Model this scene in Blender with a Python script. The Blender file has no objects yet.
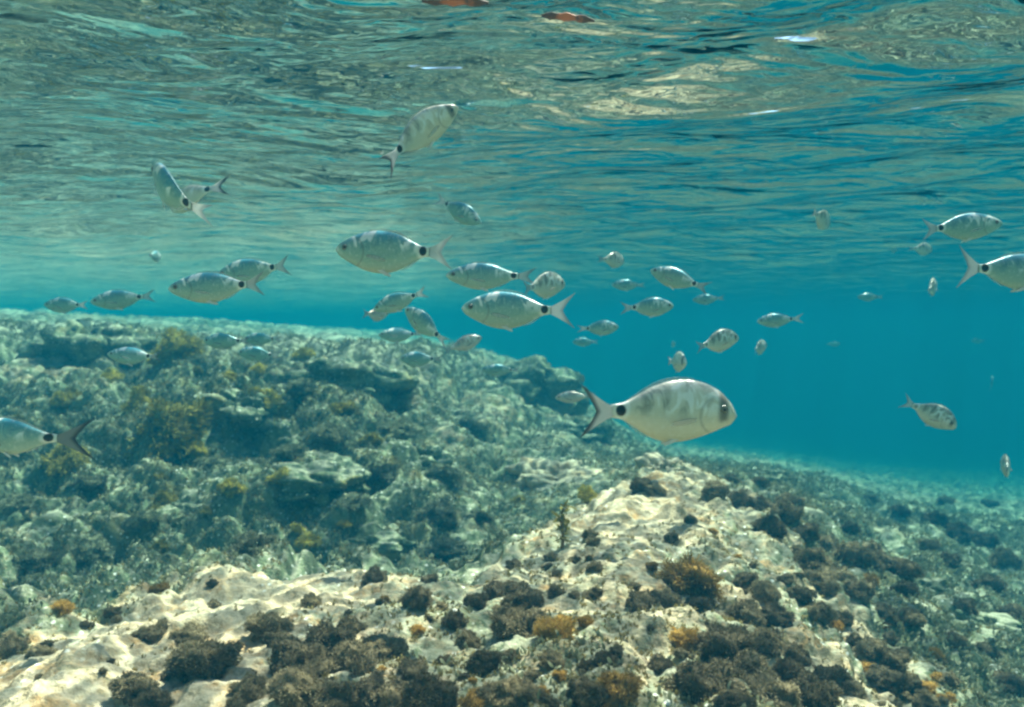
import bpy, math, random
import numpy as np
from mathutils import Vector, Matrix

# ------------------------------------------------------------------ camera, world, sun, exposure
S = bpy.context.scene
C = S.collection
F = 852.0                                   # focal length in picture pixels (62 degrees across)
CAM_Z = -0.50                               # half a metre under the water line (z = 0)
PITCH = math.atan(28.5 / F)
SURF_UP = 0.50

cam_d = bpy.data.cameras.new('camera')
cam_d.sensor_width = 36.0
cam_d.lens = 36.0 * F / 1024.0
cam_d.clip_start = 0.02
cam_d.clip_end = 400.0
cam_d.dof.use_dof = True
cam_d.dof.focus_distance = 1.5
cam_d.dof.aperture_fstop = 5.6
cam = bpy.data.objects.new('camera', cam_d)
cam.location = (0, 0, CAM_Z)
cam.rotation_euler = (math.pi / 2 - PITCH, 0, 0)
C.objects.link(cam)
S.camera = cam

SUN_EL, SUN_AZ = 63.0, 35.0                # azimuth clockwise from +Y: the sun stands high, ahead and to the right
w = bpy.data.worlds.new('World'); S.world = w; w.use_nodes = True
nt = w.node_tree; nt.nodes.clear()
sky = nt.nodes.new('ShaderNodeTexSky'); sky.sky_type = 'NISHITA'; sky.sun_disc = False
sky.sun_elevation = math.radians(SUN_EL); sky.sun_rotation = math.radians(SUN_AZ)
bg = nt.nodes.new('ShaderNodeBackground'); bg.inputs[1].default_value = 0.12
wo = nt.nodes.new('ShaderNodeOutputWorld')
nt.links.new(sky.outputs[0], bg.inputs[0]); nt.links.new(bg.outputs[0], wo.inputs[0])

sun_d = bpy.data.lights.new('sun', 'SUN')
sun_d.energy = 5.0; sun_d.angle = math.radians(0.5); sun_d.color = (1.0, 0.89, 0.76)
sun = bpy.data.objects.new('sun', sun_d); C.objects.link(sun)
sdir = Vector((math.sin(math.radians(SUN_AZ)) * math.cos(math.radians(SUN_EL)),
               math.cos(math.radians(SUN_AZ)) * math.cos(math.radians(SUN_EL)), math.sin(math.radians(SUN_EL))))
sun.rotation_euler = sdir.to_track_quat('Z', 'Y').to_euler()

S.view_settings.view_transform = 'Standard'
S.view_settings.look = 'None'
S.view_settings.exposure = 1.88
S.view_settings.gamma = 1.0
cy = S.cycles
cy.max_bounces = 7; cy.diffuse_bounces = 2; cy.glossy_bounces = 3; cy.transmission_bounces = 2
cy.volume_bounces = 2; cy.transparent_max_bounces = 6
cy.pixel_filter_type = 'BLACKMAN_HARRIS'; cy.filter_width = 2.4
cy.sample_clamp_indirect = 3.0; cy.use_denoising = True
cy.use_adaptive_sampling = True; cy.adaptive_threshold = 0.02

HAZE_D = 0.225
HAZE_COL = (0.002, 0.084, 0.150)
HAZE_ABS = (0.06, 0.44, 0.41)

# ------------------------------------------------------------------ helpers
rnd = random.Random(7)
R = np.random.default_rng(7)

def tag(o, label=None, cat=None, group=None, kind=None):
    if label: o['label'] = label
    if cat: o['category'] = cat
    if group: o['group'] = group
    if kind: o['kind'] = kind
    return o

def mesh_np(name, verts, faces, smooth=True):
    """verts (n,3), faces (m,k) all of the same size"""
    me = bpy.data.meshes.new(name)
    verts = np.asarray(verts, dtype=np.float32); faces = np.asarray(faces, dtype=np.int32)
    n, k = faces.shape
    me.vertices.add(len(verts)); me.vertices.foreach_set('co', verts.ravel())
    me.loops.add(n * k); me.loops.foreach_set('vertex_index', faces.ravel())
    me.polygons.add(n); me.polygons.foreach_set('loop_start', np.arange(0, n * k, k, dtype=np.int32))
    me.update(calc_edges=True)
    me.polygons.foreach_set('use_smooth', np.full(n, smooth))
    me.validate()
    return me

def obj(name, me, mat, parent=None):
    o = bpy.data.objects.new(name, me)
    if mat and not me.materials: me.materials.append(mat)
    C.objects.link(o)
    if parent: o.parent = parent
    return o

def attr(me, name, vals):
    a = me.attributes.new(name, 'FLOAT', 'POINT'); a.data.foreach_set('value', np.asarray(vals, dtype=np.float32))

def _hash(ix, iy, iz, s):
    h = (ix.astype(np.uint32) * np.uint32(374761393) + iy.astype(np.uint32) * np.uint32(668265263)
         + iz.astype(np.uint32) * np.uint32(2147483647) + np.uint32(s) * np.uint32(1274126177))
    h = (h ^ (h >> np.uint32(13))) * np.uint32(1274126177)
    h = (h ^ (h >> np.uint32(15))) * np.uint32(2246822519)
    return (h ^ (h >> np.uint32(16))).astype(np.float64) / 4294967295.0

def vnoise(p, s=0):
    """value noise, about -1..1"""
    i = np.floor(p).astype(np.int64); f = p - i
    f = f * f * f * (f * (f * 6 - 15) + 10)
    out = 0
    for dx in (0, 1):
        wx = f[:, 0] if dx else 1 - f[:, 0]
        for dy in (0, 1):
            wy = f[:, 1] if dy else 1 - f[:, 1]
            for dz in (0, 1):
                wz = f[:, 2] if dz else 1 - f[:, 2]
                out = out + wx * wy * wz * _hash(i[:, 0] + dx, i[:, 1] + dy, i[:, 2] + dz, s)
    return out * 2 - 1

def fbm(p, octv=4, s=0, gain=0.5):
    a, t, o = 1.0, 0.0, 0
    for k in range(octv):
        o = o + a * vnoise(p * (2.03 ** k) + 17.3 * k, s + k); t += a; a *= gain
    return o / t * 1.5

def worley(p, s=0):
    """distance to the nearest cell point"""
    i = np.floor(p).astype(np.int64); best = np.full(len(p), 9.0)
    for dx in (-1, 0, 1):
        for dy in (-1, 0, 1):
            for dz in (-1, 0, 1):
                c = i + np.array([dx, dy, dz])
                q = np.stack([c[:, k] + _hash(c[:, 0], c[:, 1], c[:, 2], s + 11 * k + 1) for k in range(3)], 1)
                best = np.minimum(best, ((p - q) ** 2).sum(1))
    return np.sqrt(best)

class NT:
    """small node-tree writer"""
    def __init__(s, name):
        s.m = bpy.data.materials.new(name); s.m.use_nodes = True
        s.t = s.m.node_tree; s.t.nodes.clear(); s.out = s.n('ShaderNodeOutputMaterial')
    def n(s, t, **kw):
        x = s.t.nodes.new(t)
        for k, v in kw.items(): setattr(x, k, v)
        return x
    def l(s, a, b): s.t.links.new(a, b)
    def val(s, sock, v):
        if isinstance(v, (int, float)): sock.default_value = v
        elif isinstance(v, tuple): sock.default_value = v if len(v) == len(sock.default_value) else tuple(v) + (1,)
        else: s.l(v, sock)
    def math(s, op, a, b=0.0, c=None, clamp=False):
        x = s.n('ShaderNodeMath', operation=op, use_clamp=clamp)
        s.val(x.inputs[0], a); s.val(x.inputs[1], b)
        if c is not None: s.val(x.inputs[2], c)
        return x.outputs[0]
    def mix(s, f, a, b):
        x = s.n('ShaderNodeMix', data_type='RGBA'); s.val(x.inputs[0], f); s.val(x.inputs[6], a); s.val(x.inputs[7], b)
        return x.outputs[2]
    def step(s, v, lo, hi, a=0.0, b=1.0):
        x = s.n('ShaderNodeMapRange', interpolation_type='SMOOTHSTEP'); s.val(x.inputs[0], v)
        x.inputs[1].default_value = lo; x.inputs[2].default_value = hi; x.inputs[3].default_value = a; x.inputs[4].default_value = b
        return x.outputs[0]
    def noise(s, vec, scale, detail=4, rough=0.55, dist=0.0):
        x = s.n('ShaderNodeTexNoise'); s.l(vec, x.inputs['Vector']); x.inputs['Scale'].default_value = scale
        x.inputs['Detail'].default_value = detail; x.inputs['Roughness'].default_value = rough; x.inputs['Distortion'].default_value = dist
        return x.outputs[0]
    def vor(s, vec, scale, feature='F1', smooth=None):
        x = s.n('ShaderNodeTexVoronoi', feature=feature); s.l(vec, x.inputs['Vector']); x.inputs['Scale'].default_value = scale
        return x
    def bump(s, h, strength, dist):
        x = s.n('ShaderNodeBump'); s.l(h, x.inputs['Height']); x.inputs['Strength'].default_value = strength; x.inputs['Distance'].default_value = dist
        return x.outputs[0]
    def principled(s, col, rough=0.8, normal=None, **kw):
        b = s.n('ShaderNodeBsdfPrincipled'); s.val(b.inputs['Base Color'], col); s.val(b.inputs['Roughness'], rough)
        for k, v in kw.items(): s.val(b.inputs[k.replace('_', ' ')], v)
        if normal: s.l(normal, b.inputs['Normal'])
        s.l(b.outputs[0], s.out.inputs[0]); return b

# ------------------------------------------------------------------ materials
def mat_seabed():
    t = NT('reef_rock'); g = t.n('ShaderNodeNewGeometry').outputs['Position']
    cov = t.n('ShaderNodeAttribute', attribute_name='cover').outputs['Fac']
    pale = t.n('ShaderNodeAttribute', attribute_name='pale').outputs['Fac']
    n1 = t.noise(g, 3.0, 6, 0.6); n2 = t.noise(g, 14.0, 5, 0.6, 0.4); n3 = t.noise(g, 60.0, 4, 0.65); n4 = t.noise(g, 160.0, 3, 0.6)
    rock = t.mix(t.step(n2, 0.35, 0.65), (0.52, 0.40, 0.25), (0.30, 0.24, 0.14))
    rock = t.mix(t.step(n3, 0.42, 0.62), rock, (0.60, 0.48, 0.32))
    rock = t.mix(t.math('MULTIPLY', t.step(t.noise(g, 9.0, 5, 0.68), 0.52, 0.62), 0.8), rock, (0.46, 0.27, 0.11))
    rock = t.mix(t.math('MULTIPLY', t.step(t.math('ADD', t.noise(g, 22.0, 5, 0.7), t.math('MULTIPLY', t.math('SUBTRACT', cov, 0.43), 0.5)), 0.48, 0.59), 0.75), rock, (0.17, 0.165, 0.10))
    turf = t.mix(t.step(n2, 0.40, 0.62), (0.080, 0.115, 0.065), (0.19, 0.225, 0.13))
    turf = t.mix(t.step(n3, 0.5, 0.68), turf, (0.30, 0.30, 0.21))
    turf = t.mix(t.math('MULTIPLY', t.step(t.noise(g, 5.0, 4), 0.55, 0.7), 0.6), turf, (0.24, 0.19, 0.06))
    a = t.math('ADD', t.math('MULTIPLY', n2, 0.7), t.math('ADD', t.math('MULTIPLY', n3, 0.5), t.math('MULTIPLY', n1, 0.6)))
    f = t.step(t.math('ADD', a, t.math('SUBTRACT', cov, 1.4)), -0.09, 0.09)
    col = t.mix(f, rock, turf)
    col = t.mix(t.math('MULTIPLY', pale, 0.85), col, t.mix(n2, (0.60, 0.55, 0.42), (0.50, 0.46, 0.34)))
    nz = t.n('ShaderNodeSeparateXYZ'); t.l(t.n('ShaderNodeNewGeometry').outputs['Normal'], nz.inputs[0])
    lit_top = t.math('MULTIPLY', t.step(nz.outputs[2], 0.72, 0.97), t.step(n2, 0.38, 0.60))  # lit tops of the lumps, painted paler on upward faces
    col = t.mix(t.math('MULTIPLY', lit_top, 0.55), col, (0.46, 0.42, 0.32))
    v = t.vor(g, 42.0)
    sp = t.math('MULTIPLY', t.step(v.outputs['Distance'], 0.10, 0.24, 1, 0), t.step(n1, 0.46, 0.56))
    col = t.mix(sp, col, (0.80, 0.78, 0.70))
    h = t.math('ADD', t.math('MULTIPLY', n3, 0.7), t.math('MULTIPLY', n4, 0.4))
    t.principled(col, 0.92, t.bump(h, 0.8, 0.012), Specular_IOR_Level=0.15)
    return t.m

def mat_weed(name, a, b, c):
    t = NT(name); g = t.n('ShaderNodeNewGeometry').outputs['Position']
    tip = t.n('ShaderNodeAttribute', attribute_name='tip').outputs['Fac']
    oi = t.n('ShaderNodeObjectInfo').outputs['Random']
    n = t.noise(g, 45.0, 3)
    col = t.mix(t.step(n, 0.38, 0.62), a, b)
    col = t.mix(t.math('MULTIPLY', tip, 0.8), col, c)
    hs = t.n('ShaderNodeHueSaturation'); t.l(col, hs.inputs['Color']); t.val(hs.inputs['Value'], t.step(oi, 0, 1, 0.65, 1.5))
    pr = t.n('ShaderNodeBsdfPrincipled'); t.l(hs.outputs[0], pr.inputs['Base Color']); pr.inputs['Roughness'].default_value = 0.8
    pr.inputs['Specular IOR Level'].default_value = 0.2
    tr = t.n('ShaderNodeBsdfTranslucent'); t.l(hs.outputs[0], tr.inputs[0])
    mx = t.n('ShaderNodeMixShader'); mx.inputs[0].default_value = 0.25
    t.l(pr.outputs[0], mx.inputs[1]); t.l(tr.outputs[0], mx.inputs[2]); t.l(mx.outputs[0], t.out.inputs[0])
    return t.m

def mat_water():
    t = NT('water_surface'); g = t.n('ShaderNodeNewGeometry').outputs['Position']
    # ripples stretched along the wave crests
    mp = t.n('ShaderNodeMapping'); t.l(g, mp.inputs[0]); mp.inputs['Rotation'].default_value = (0, 0, math.radians(-28)); mp.inputs['Scale'].default_value = (0.62, 1.0, 1.0)
    r1 = t.noise(mp.outputs[0], 4.6, 2, 0.45, 0.8); r2 = t.noise(mp.outputs[0], 14.0, 2, 0.5, 0.4)
    h = t.math('ADD', r1, t.math('MULTIPLY', r2, 0.25))
    b = t.bump(h, 1.0, 0.050)
    fr = t.n('ShaderNodeFresnel'); fr.inputs['IOR'].default_value = 1.333; t.l(b, fr.inputs['Normal'])
    gl = t.n('ShaderNodeBsdfGlossy'); gl.inputs['Roughness'].default_value = 0.03; t.l(b, gl.inputs['Normal'])
    # caustic net painted into the transparency, masking the daylight into bright bands
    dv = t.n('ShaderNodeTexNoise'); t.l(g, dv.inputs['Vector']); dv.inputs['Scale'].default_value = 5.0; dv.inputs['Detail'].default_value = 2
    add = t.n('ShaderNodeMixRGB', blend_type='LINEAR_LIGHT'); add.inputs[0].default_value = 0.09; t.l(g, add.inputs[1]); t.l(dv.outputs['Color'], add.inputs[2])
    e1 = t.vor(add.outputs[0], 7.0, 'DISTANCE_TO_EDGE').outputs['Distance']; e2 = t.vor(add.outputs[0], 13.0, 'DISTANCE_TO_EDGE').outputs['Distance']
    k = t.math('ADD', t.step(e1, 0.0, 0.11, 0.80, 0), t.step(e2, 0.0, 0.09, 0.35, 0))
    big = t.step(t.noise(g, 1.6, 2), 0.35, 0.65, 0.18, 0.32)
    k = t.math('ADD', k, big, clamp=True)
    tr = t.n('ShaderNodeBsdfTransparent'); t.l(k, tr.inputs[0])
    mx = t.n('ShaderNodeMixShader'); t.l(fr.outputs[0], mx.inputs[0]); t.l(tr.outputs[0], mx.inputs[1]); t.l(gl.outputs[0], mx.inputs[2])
    t.l(mx.outputs[0], t.out.inputs[0]); return t.m

def mat_haze():
    t = NT('sea_water'); v = t.n('ShaderNodeVolumePrincipled')
    v.inputs['Color'].default_value = HAZE_COL + (1,); v.inputs['Absorption Color'].default_value = HAZE_ABS + (1,)
    v.inputs['Density'].default_value = HAZE_D; v.inputs['Anisotropy'].default_value = 0.0
    t.l(v.outputs[0], t.out.inputs['Volume']); return t.m

def mat_fish(name, belly, back, stripes, spot=1.0, face=0.0, shape_big=False):
    """object coordinates: nose +X, tail -X, total length 1"""
    t = NT(name); oc = t.n('ShaderNodeTexCoord').outputs['Object']
    sx = t.n('ShaderNodeSeparateXYZ'); t.l(oc, sx.inputs[0]); x, z = sx.outputs[0], sx.outputs[2]
    n = t.noise(oc, 9.0, 3); n2 = t.noise(oc, 40.0, 3)
    zz = t.math('ADD', z, t.math('MULTIPLY', t.math('SUBTRACT', n, 0.5), 0.08))
    col = t.mix(t.step(zz, -0.02, 0.15), belly, back)
    col = t.mix(t.math('MULTIPLY', t.step(zz, -0.08, -0.17), 0.5), col, (0.50, 0.46, 0.30))
    st = t.math('SINE', t.math('ADD', t.math('MULTIPLY', x, 46.0), t.math('MULTIPLY', n, 2.0)))
    st = t.math('MULTIPLY', t.step(st, 0.1, 0.9), t.math('MULTIPLY', t.step(zz, -0.06, 0.08), stripes))
    st = t.math('MULTIPLY', st, t.step(x, 0.34, 0.26))
    col = t.mix(st, col, (0.12, 0.12, 0.10))
    ln = t.math('SINE', t.math('MULTIPLY', z, 330.0))
    col = t.mix(t.math('MULTIPLY', t.step(ln, 0.2, 1.0), 0.08), col, (0.25, 0.25, 0.20))
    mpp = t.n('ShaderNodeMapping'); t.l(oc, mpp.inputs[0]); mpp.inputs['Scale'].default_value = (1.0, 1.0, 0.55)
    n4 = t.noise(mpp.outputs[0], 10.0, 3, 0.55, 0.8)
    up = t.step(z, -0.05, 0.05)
    col = t.mix(t.math('MULTIPLY', t.math('MULTIPLY', t.step(n4, 0.47, 0.36), up), 0.62), col, (0.17, 0.19, 0.16) if shape_big else (0.06, 0.22, 0.28))  # darker shading of the caustic dapple, painted on the back
    col = t.mix(t.math('MULTIPLY', t.math('MULTIPLY', t.step(n4, 0.53, 0.63), up), 0.8), col, (0.90, 0.90, 0.88))  # white caustic highlights painted over the silvery back
    col = t.mix(t.math('MULTIPLY', t.step(n2, 0.54, 0.66), 0.2), col, (0.85, 0.86, 0.84))  # fine white highlight flecks painted into the skin
    if face:
        fx = t.math('MULTIPLY', t.math('MULTIPLY', t.step(x, 0.325, 0.365), t.step(x, 0.425, 0.385)), t.step(t.math('ADD', z, t.math('MULTIPLY', n, 0.05)), -0.045, 0.01))
        col = t.mix(t.math('MULTIPLY', fx, face), col, (0.10, 0.10, 0.09))
    # gill cover edge
    dg = t.math('POWER', t.math('ADD', t.math('POWER', t.math('SUBTRACT', x, 0.34), 2.0), t.math('POWER', t.math('ADD', z, 0.01), 2.0)), 0.5)
    col = t.mix(t.math('MULTIPLY', t.step(t.math('ABSOLUTE', t.math('SUBTRACT', dg, 0.115)), 0.0, 0.016, 0.38, 0), t.step(x, 0.33, 0.27)), col, (0.13, 0.12, 0.10))
    # tail spot in a pale ring
    d = t.math('POWER', t.math('ADD', t.math('POWER', t.math('ADD', x, 0.268), 2.0), t.math('MULTIPLY', t.math('POWER', t.math('SUBTRACT', z, 0.008), 2.0), 0.8)), 0.5)
    col = t.mix(t.step(d, 0.040, 0.072, 0.75 * spot, 0), col, (0.80, 0.80, 0.76))
    col = t.mix(t.step(d, 0.026, 0.037, spot, 0), col, (0.008, 0.008, 0.010))
    sc = t.vor(oc, 62.0).outputs['Distance']
    t.principled(col, 0.30, t.bump(sc, 0.10, 0.003), Metallic=0.18, Specular_IOR_Level=0.5)
    return t.m

def mat_tail(name, inner, edge, clear=0.0):
    t = NT(name); oc = t.n('ShaderNodeTexCoord').outputs['Object']
    sx = t.n('ShaderNodeSeparateXYZ'); t.l(oc, sx.inputs[0]); x, z = sx.outputs[0], sx.outputs[2]
    az = t.math('ABSOLUTE', z)
    rim = t.math('ADD', x, t.math('ADD', 0.425, t.math('MULTIPLY', az, 0.55)))       # 0 along the fork edge
    ray = t.math('SINE', t.math('MULTIPLY', t.math('DIVIDE', z, t.math('ADD', t.math('MULTIPLY', x, -1.0), -0.25)), 70.0))
    col = t.mix(t.math('MULTIPLY', t.step(ray, -0.2, 1.0), 0.25), inner, edge)
    col = t.mix(t.step(rim, 0.005, 0.045, 0.92, 0), col, edge)
    p = t.principled(col, 0.5)
    tr = t.n('ShaderNodeBsdfTranslucent'); t.l(col, tr.inputs[0])
    mx = t.n('ShaderNodeMixShader'); mx.inputs[0].default_value = 0.35
    t.l(p.outputs[0], mx.inputs[1]); t.l(tr.outputs[0], mx.inputs[2])
    m2 = t.n('ShaderNodeMixShader'); m2.inputs[0].default_value = clear; cl = t.n('ShaderNodeBsdfTransparent')
    t.l(mx.outputs[0], m2.inputs[1]); t.l(cl.outputs[0], m2.inputs[2]); t.l(m2.outputs[0], t.out.inputs[0])
    return t.m

def mat_fin(name, col, alpha):
    t = NT(name); oc = t.n('ShaderNodeTexCoord').outputs['Object']
    wv = t.n('ShaderNodeTexWave'); t.l(oc, wv.inputs[0]); wv.inputs['Scale'].default_value = 22; wv.inputs['Distortion'].default_value = 1
    c = t.mix(wv.outputs['Fac'], col, tuple(v * 0.8 for v in col))
    t.principled(c, 0.5, Alpha=alpha); return t.m

def mat_plain(name, col, rough, **kw):
    t = NT(name); oc = t.n('ShaderNodeTexCoord').outputs['Object']
    n = t.noise(oc, 12.0, 3); t.principled(t.mix(n, col, tuple(v * 0.7 for v in col)), rough, **kw); return t.m

M = {}
M['seabed'] = mat_seabed(); M['water'] = mat_water(); M['haze'] = mat_haze()
M['dark'] = mat_weed('dark_algae', (0.085, 0.068, 0.035), (0.155, 0.122, 0.066), (0.33, 0.27, 0.16))
M['gold'] = mat_weed('golden_algae', (0.24, 0.14, 0.03), (0.38, 0.22, 0.045), (0.54, 0.36, 0.10))
M['olive'] = mat_weed('olive_algae', (0.20, 0.175, 0.03), (0.33, 0.28, 0.045), (0.50, 0.41, 0.10))
M['brown'] = mat_weed('brown_turf', (0.12, 0.10, 0.03), (0.20, 0.15, 0.05), (0.33, 0.27, 0.12))
M['turf'] = mat_weed('turf_algae', (0.08, 0.092, 0.055), (0.16, 0.17, 0.10), (0.30, 0.30, 0.20))
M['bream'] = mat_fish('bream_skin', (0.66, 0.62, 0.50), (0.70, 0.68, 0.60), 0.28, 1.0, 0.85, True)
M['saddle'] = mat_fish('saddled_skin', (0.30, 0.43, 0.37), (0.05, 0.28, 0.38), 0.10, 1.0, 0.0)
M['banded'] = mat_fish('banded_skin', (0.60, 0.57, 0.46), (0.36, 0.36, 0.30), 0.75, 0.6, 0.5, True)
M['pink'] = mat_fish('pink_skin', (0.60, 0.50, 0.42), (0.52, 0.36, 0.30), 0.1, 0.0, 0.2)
M['tail_pale'] = mat_tail('pale_tail', (0.88, 0.84, 0.84), (0.06, 0.07, 0.08))
M['tail_grey'] = mat_tail('grey_tail', (0.48, 0.50, 0.48), (0.24, 0.27, 0.28), 0.45)
M['tail_dark'] = mat_tail('dark_tail', (0.30, 0.31, 0.30), (0.03, 0.035, 0.04))
M['fin'] = mat_fin('fin_membrane', (0.62, 0.64, 0.60), 0.32)
M['fin_white'] = mat_fin('white_fin', (0.75, 0.74, 0.74), 0.9)
M['fin_pink'] = mat_fin('pink_fin', (0.90, 0.76, 0.62), 0.5)
M['eye'] = mat_plain('eye_iris', (0.16, 0.16, 0.13), 0.2)
M['pupil'] = mat_plain('eye_pupil', (0.006, 0.006, 0.008), 0.08)
def mat_scrap():
    t = NT('red_leaf'); oc = t.n('ShaderNodeTexCoord').outputs['Object']; sx = t.n('ShaderNodeSeparateXYZ'); t.l(oc, sx.inputs[0])
    ax = t.math('ADD', t.math('ABSOLUTE', sx.outputs[0]), t.math('MULTIPLY', t.math('SUBTRACT', t.noise(oc, 9.0, 4), 0.5), 0.5))
    t.principled(t.mix(t.step(ax, 0.10, 0.30), (0.62, 0.16, 0.05), (0.14, 0.055, 0.03)), 0.6); return t.m
M['leaf'] = mat_scrap()
M['stem'] = mat_plain('brown_stem', (0.22, 0.13, 0.03), 0.8)

# ------------------------------------------------------------------ sea floor
COLS = np.array([-350, 0, 150, 300, 400, 470, 550, 650, 760, 880, 1000, 1350.])
DIST = np.array([0.4, 1.0, 1.3, 1.6, 1.9, 2.2, 2.6, 3.0, 3.6, 4.3, 5.2, 6.5, 8.5, 12, 20, 70.])
TAB = np.array([  # height under the camera, one row per column of directions
 [-.60,-.60,-.60,-.60,-.62,-.70,-.70,-.58,-.40,-.20,-.05, .06, .13, .20, .24, .24],
 [-.55,-.56,-.58,-.59,-.64,-.78,-.80,-.70,-.48,-.30,-.07, .00, .10, .17, .20, .15],
 [-.55,-.55,-.56,-.57,-.59,-.70,-.80,-.70,-.50,-.28,-.10,-.08, .00, .06, .10, .05],
 [-.52,-.54,-.55,-.555,-.56,-.62,-.80,-.74,-.52,-.28,-.14,-.15,-.10,-.06,-.10,-.60],
 [-.52,-.54,-.55,-.56,-.585,-.66,-.82,-.78,-.60,-.37,-.17,-.22,-.20,-.20,-.20,-.20],
 [-.52,-.54,-.55,-.565,-.58,-.66,-.80,-.82,-.72,-.60,-.42,-.19,-.26,-.40,-.60,-.80],
 [-.52,-.53,-.53,-.53,-.535,-.54,-.62,-.80,-.74,-.68,-.68,-.54,-.56,-1.0,-1.5,-3.0],
 [-.52,-.53,-.53,-.53,-.515,-.49,-.475,-.48,-.62,-.72,-.85,-1.02,-1.25,-1.7,-2.7,-6.0],
 [-.53,-.54,-.55,-.56,-.56,-.555,-.555,-.58,-.71,-.81,-.92,-1.10,-1.38,-1.9,-3.0,-7.0],
 [-.55,-.56,-.58,-.63,-.68,-.71,-.75,-.82,-.92,-1.02,-1.13,-1.32,-1.62,-2.2,-3.4,-8.0],
 [-.55,-.60,-.70,-.82,-.90,-.94,-.98,-1.02,-1.10,-1.18,-1.28,-1.48,-1.80,-2.4,-3.6,-8.0],
 [-.60,-.70,-.90,-1.0,-1.05,-1.08,-1.10,-1.14,-1.22,-1.30,-1.40,-1.62,-2.0,-2.6,-3.8,-8.0]])
TH_C = np.arctan((COLS - 512) / F)
# resample on a fine regular grid and soften
gt = np.linspace(TH_C[0], TH_C[-1], 240); gl = np.linspace(math.log(DIST[0]), math.log(DIST[-1]), 400)
G = np.stack([np.interp(gl, np.log(DIST), r) for r in TAB], 0)
G = np.stack([np.interp(gt, TH_C, G[:, j]) for j in range(G.shape[1])], 1)
def blur(a, s, ax):
    k = np.exp(-0.5 * (np.arange(-3 * s, 3 * s + 1) / s) ** 2); k /= k.sum()
    pad = [(0, 0), (0, 0)]; pad[ax] = (3 * s, 3 * s); b = np.pad(a, pad, mode='edge')
    return np.apply_along_axis(lambda v: np.convolve(v, k, 'valid'), ax, b)
G = blur(blur(G, 4, 0), 4, 1)
def bilin(A, ti, li):
    ti = np.clip(ti, 0, A.shape[0] - 1.001); li = np.clip(li, 0, A.shape[1] - 1.001)
    a = ti.astype(int); b = li.astype(int); f = ti - a; g = li - b
    return (A[a, b] * (1 - f) + A[a + 1, b] * f) * (1 - g) + (A[a, b + 1] * (1 - f) + A[a + 1, b + 1] * f) * g
def base_h(x, y):
    th = np.arctan2(x, y); d = np.maximum(np.hypot(x, y) * np.cos(np.clip(th, -0.9, 0.9)), 0.3)
    h = bilin(G, (th - gt[0]) / (gt[1] - gt[0]), (np.log(d) - gl[0]) / (gl[1] - gl[0]))
    k = np.clip((np.abs(th) - 1.0) / 0.7, 0, 1); k = k * k * (3 - 2 * k)
    return h * (1 - k) - 0.75 * k + CAM_Z

# directions: fine across the view, coarse elsewhere ; distances: fine from one to eight metres
th = np.concatenate([np.linspace(-math.pi, -0.75, 60, endpoint=False), np.linspace(-0.75, 0.75, 1000, endpoint=False), np.linspace(0.75, math.pi, 60)])
dd = np.concatenate([np.geomspace(0.25, 0.95, 60, endpoint=False), np.geomspace(0.95, 8.0, 1050, endpoint=False), np.geomspace(8.0, 60.0, 260)])
TT, DD = np.meshgrid(th, dd, indexing='ij')
x = (DD * np.sin(TT)).ravel(); y = (DD * np.cos(TT)).ravel()
z = base_h(x, y)
P = np.stack([x, y, z], 1)
e = 0.12
nx = -(base_h(x + e, y) - base_h(x - e, y)) / (2 * e); ny = -(base_h(x, y + e) - base_h(x, y - e)) / (2 * e)
N = np.stack([nx, ny, np.ones_like(nx)], 1); N /= np.linalg.norm(N, axis=1)[:, None]
dist = np.hypot(x, y); ang = np.arctan2(x, y)
pxs = 512 + F * np.tan(np.clip(ang, -1.3, 1.3))
# where the smooth pale ledge is: near, in front of its crest
crest = np.interp(pxs, [-350, 0, 150, 300, 400, 470, 550, 650, 760, 880, 1000], [1.7, 1.75, 2.0, 2.1, 2.05, 2.0, 2.5, 3.1, 3.1, 2.3, 1.5])
ledge = np.clip((crest + 0.12 - dist) / 0.25, 0, 1)
ledge[(np.abs(ang) > 1.3)] = 0.5
plateau = np.clip((dist - 4.6) / 1.4, 0, 1) * np.clip((540 - pxs) / 160, 0, 1)
big = fbm(P * 1.3, 3, 3)
l1 = 0.8 - np.clip(worley(P * 3.1 + 0.3 * fbm(P * 3, 2, 5)[:, None], 21), 0, 1.0) ** 2
l2 = 0.8 - np.clip(worley(P * 8.5 + 0.25 * fbm(P * 8, 2, 6)[:, None], 22), 0, 1.0) ** 2
l3 = 0.8 - np.clip(worley(P * 24.0, 23), 0, 1.0) ** 2
f1 = fbm(P * 6, 4, 9); f2 = fbm(P * 30, 3, 13)
q = (P[:, 2] + 0.02 * fbm(P * 2, 2, 31)) * 34
strata = (q - np.floor(q)); strata = np.where(strata < 0.75, strata / 0.75, (1 - strata) / 0.25)
reef_d = 0.24 * (l1 - 0.5) + 0.10 * (l2 - 0.5) + 0.028 * (l3 - 0.5) + 0.05 * big + 0.03 * f1 + 0.012 * f2
ledge_d = 0.045 * big + 0.040 * (l1 - 0.5) + 0.024 * (l2 - 0.5) * (0.7 + f1) + 0.014 * f1 + 0.009 * f2 + 0.012 * strata + 0.008 * (l3 - 0.5)
rightn = np.clip((pxs - 640) / 120, 0, 1)
ledge_d = ledge_d + rightn * (0.030 * (l2 - 0.5) + 0.012 * (l3 - 0.5))
far_k = 1 + np.clip((dist - 6) / 10, 0, 1.0)
plat_d = 0.06 * big + 0.14 * (l1 - 0.5) + 0.05 * (l2 - 0.5) + 0.02 * f1
rk = 0.55 + 0.45 * np.clip((560 - pxs) / 200, 0, 1)
disp = ledge * ledge_d + (1 - ledge) * ((1 - plateau) * reef_d * rk * far_k + plateau * plat_d)
P = P + N * disp[:, None]
P[:, 2] = np.minimum(P[:, 2], -0.12)
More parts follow.
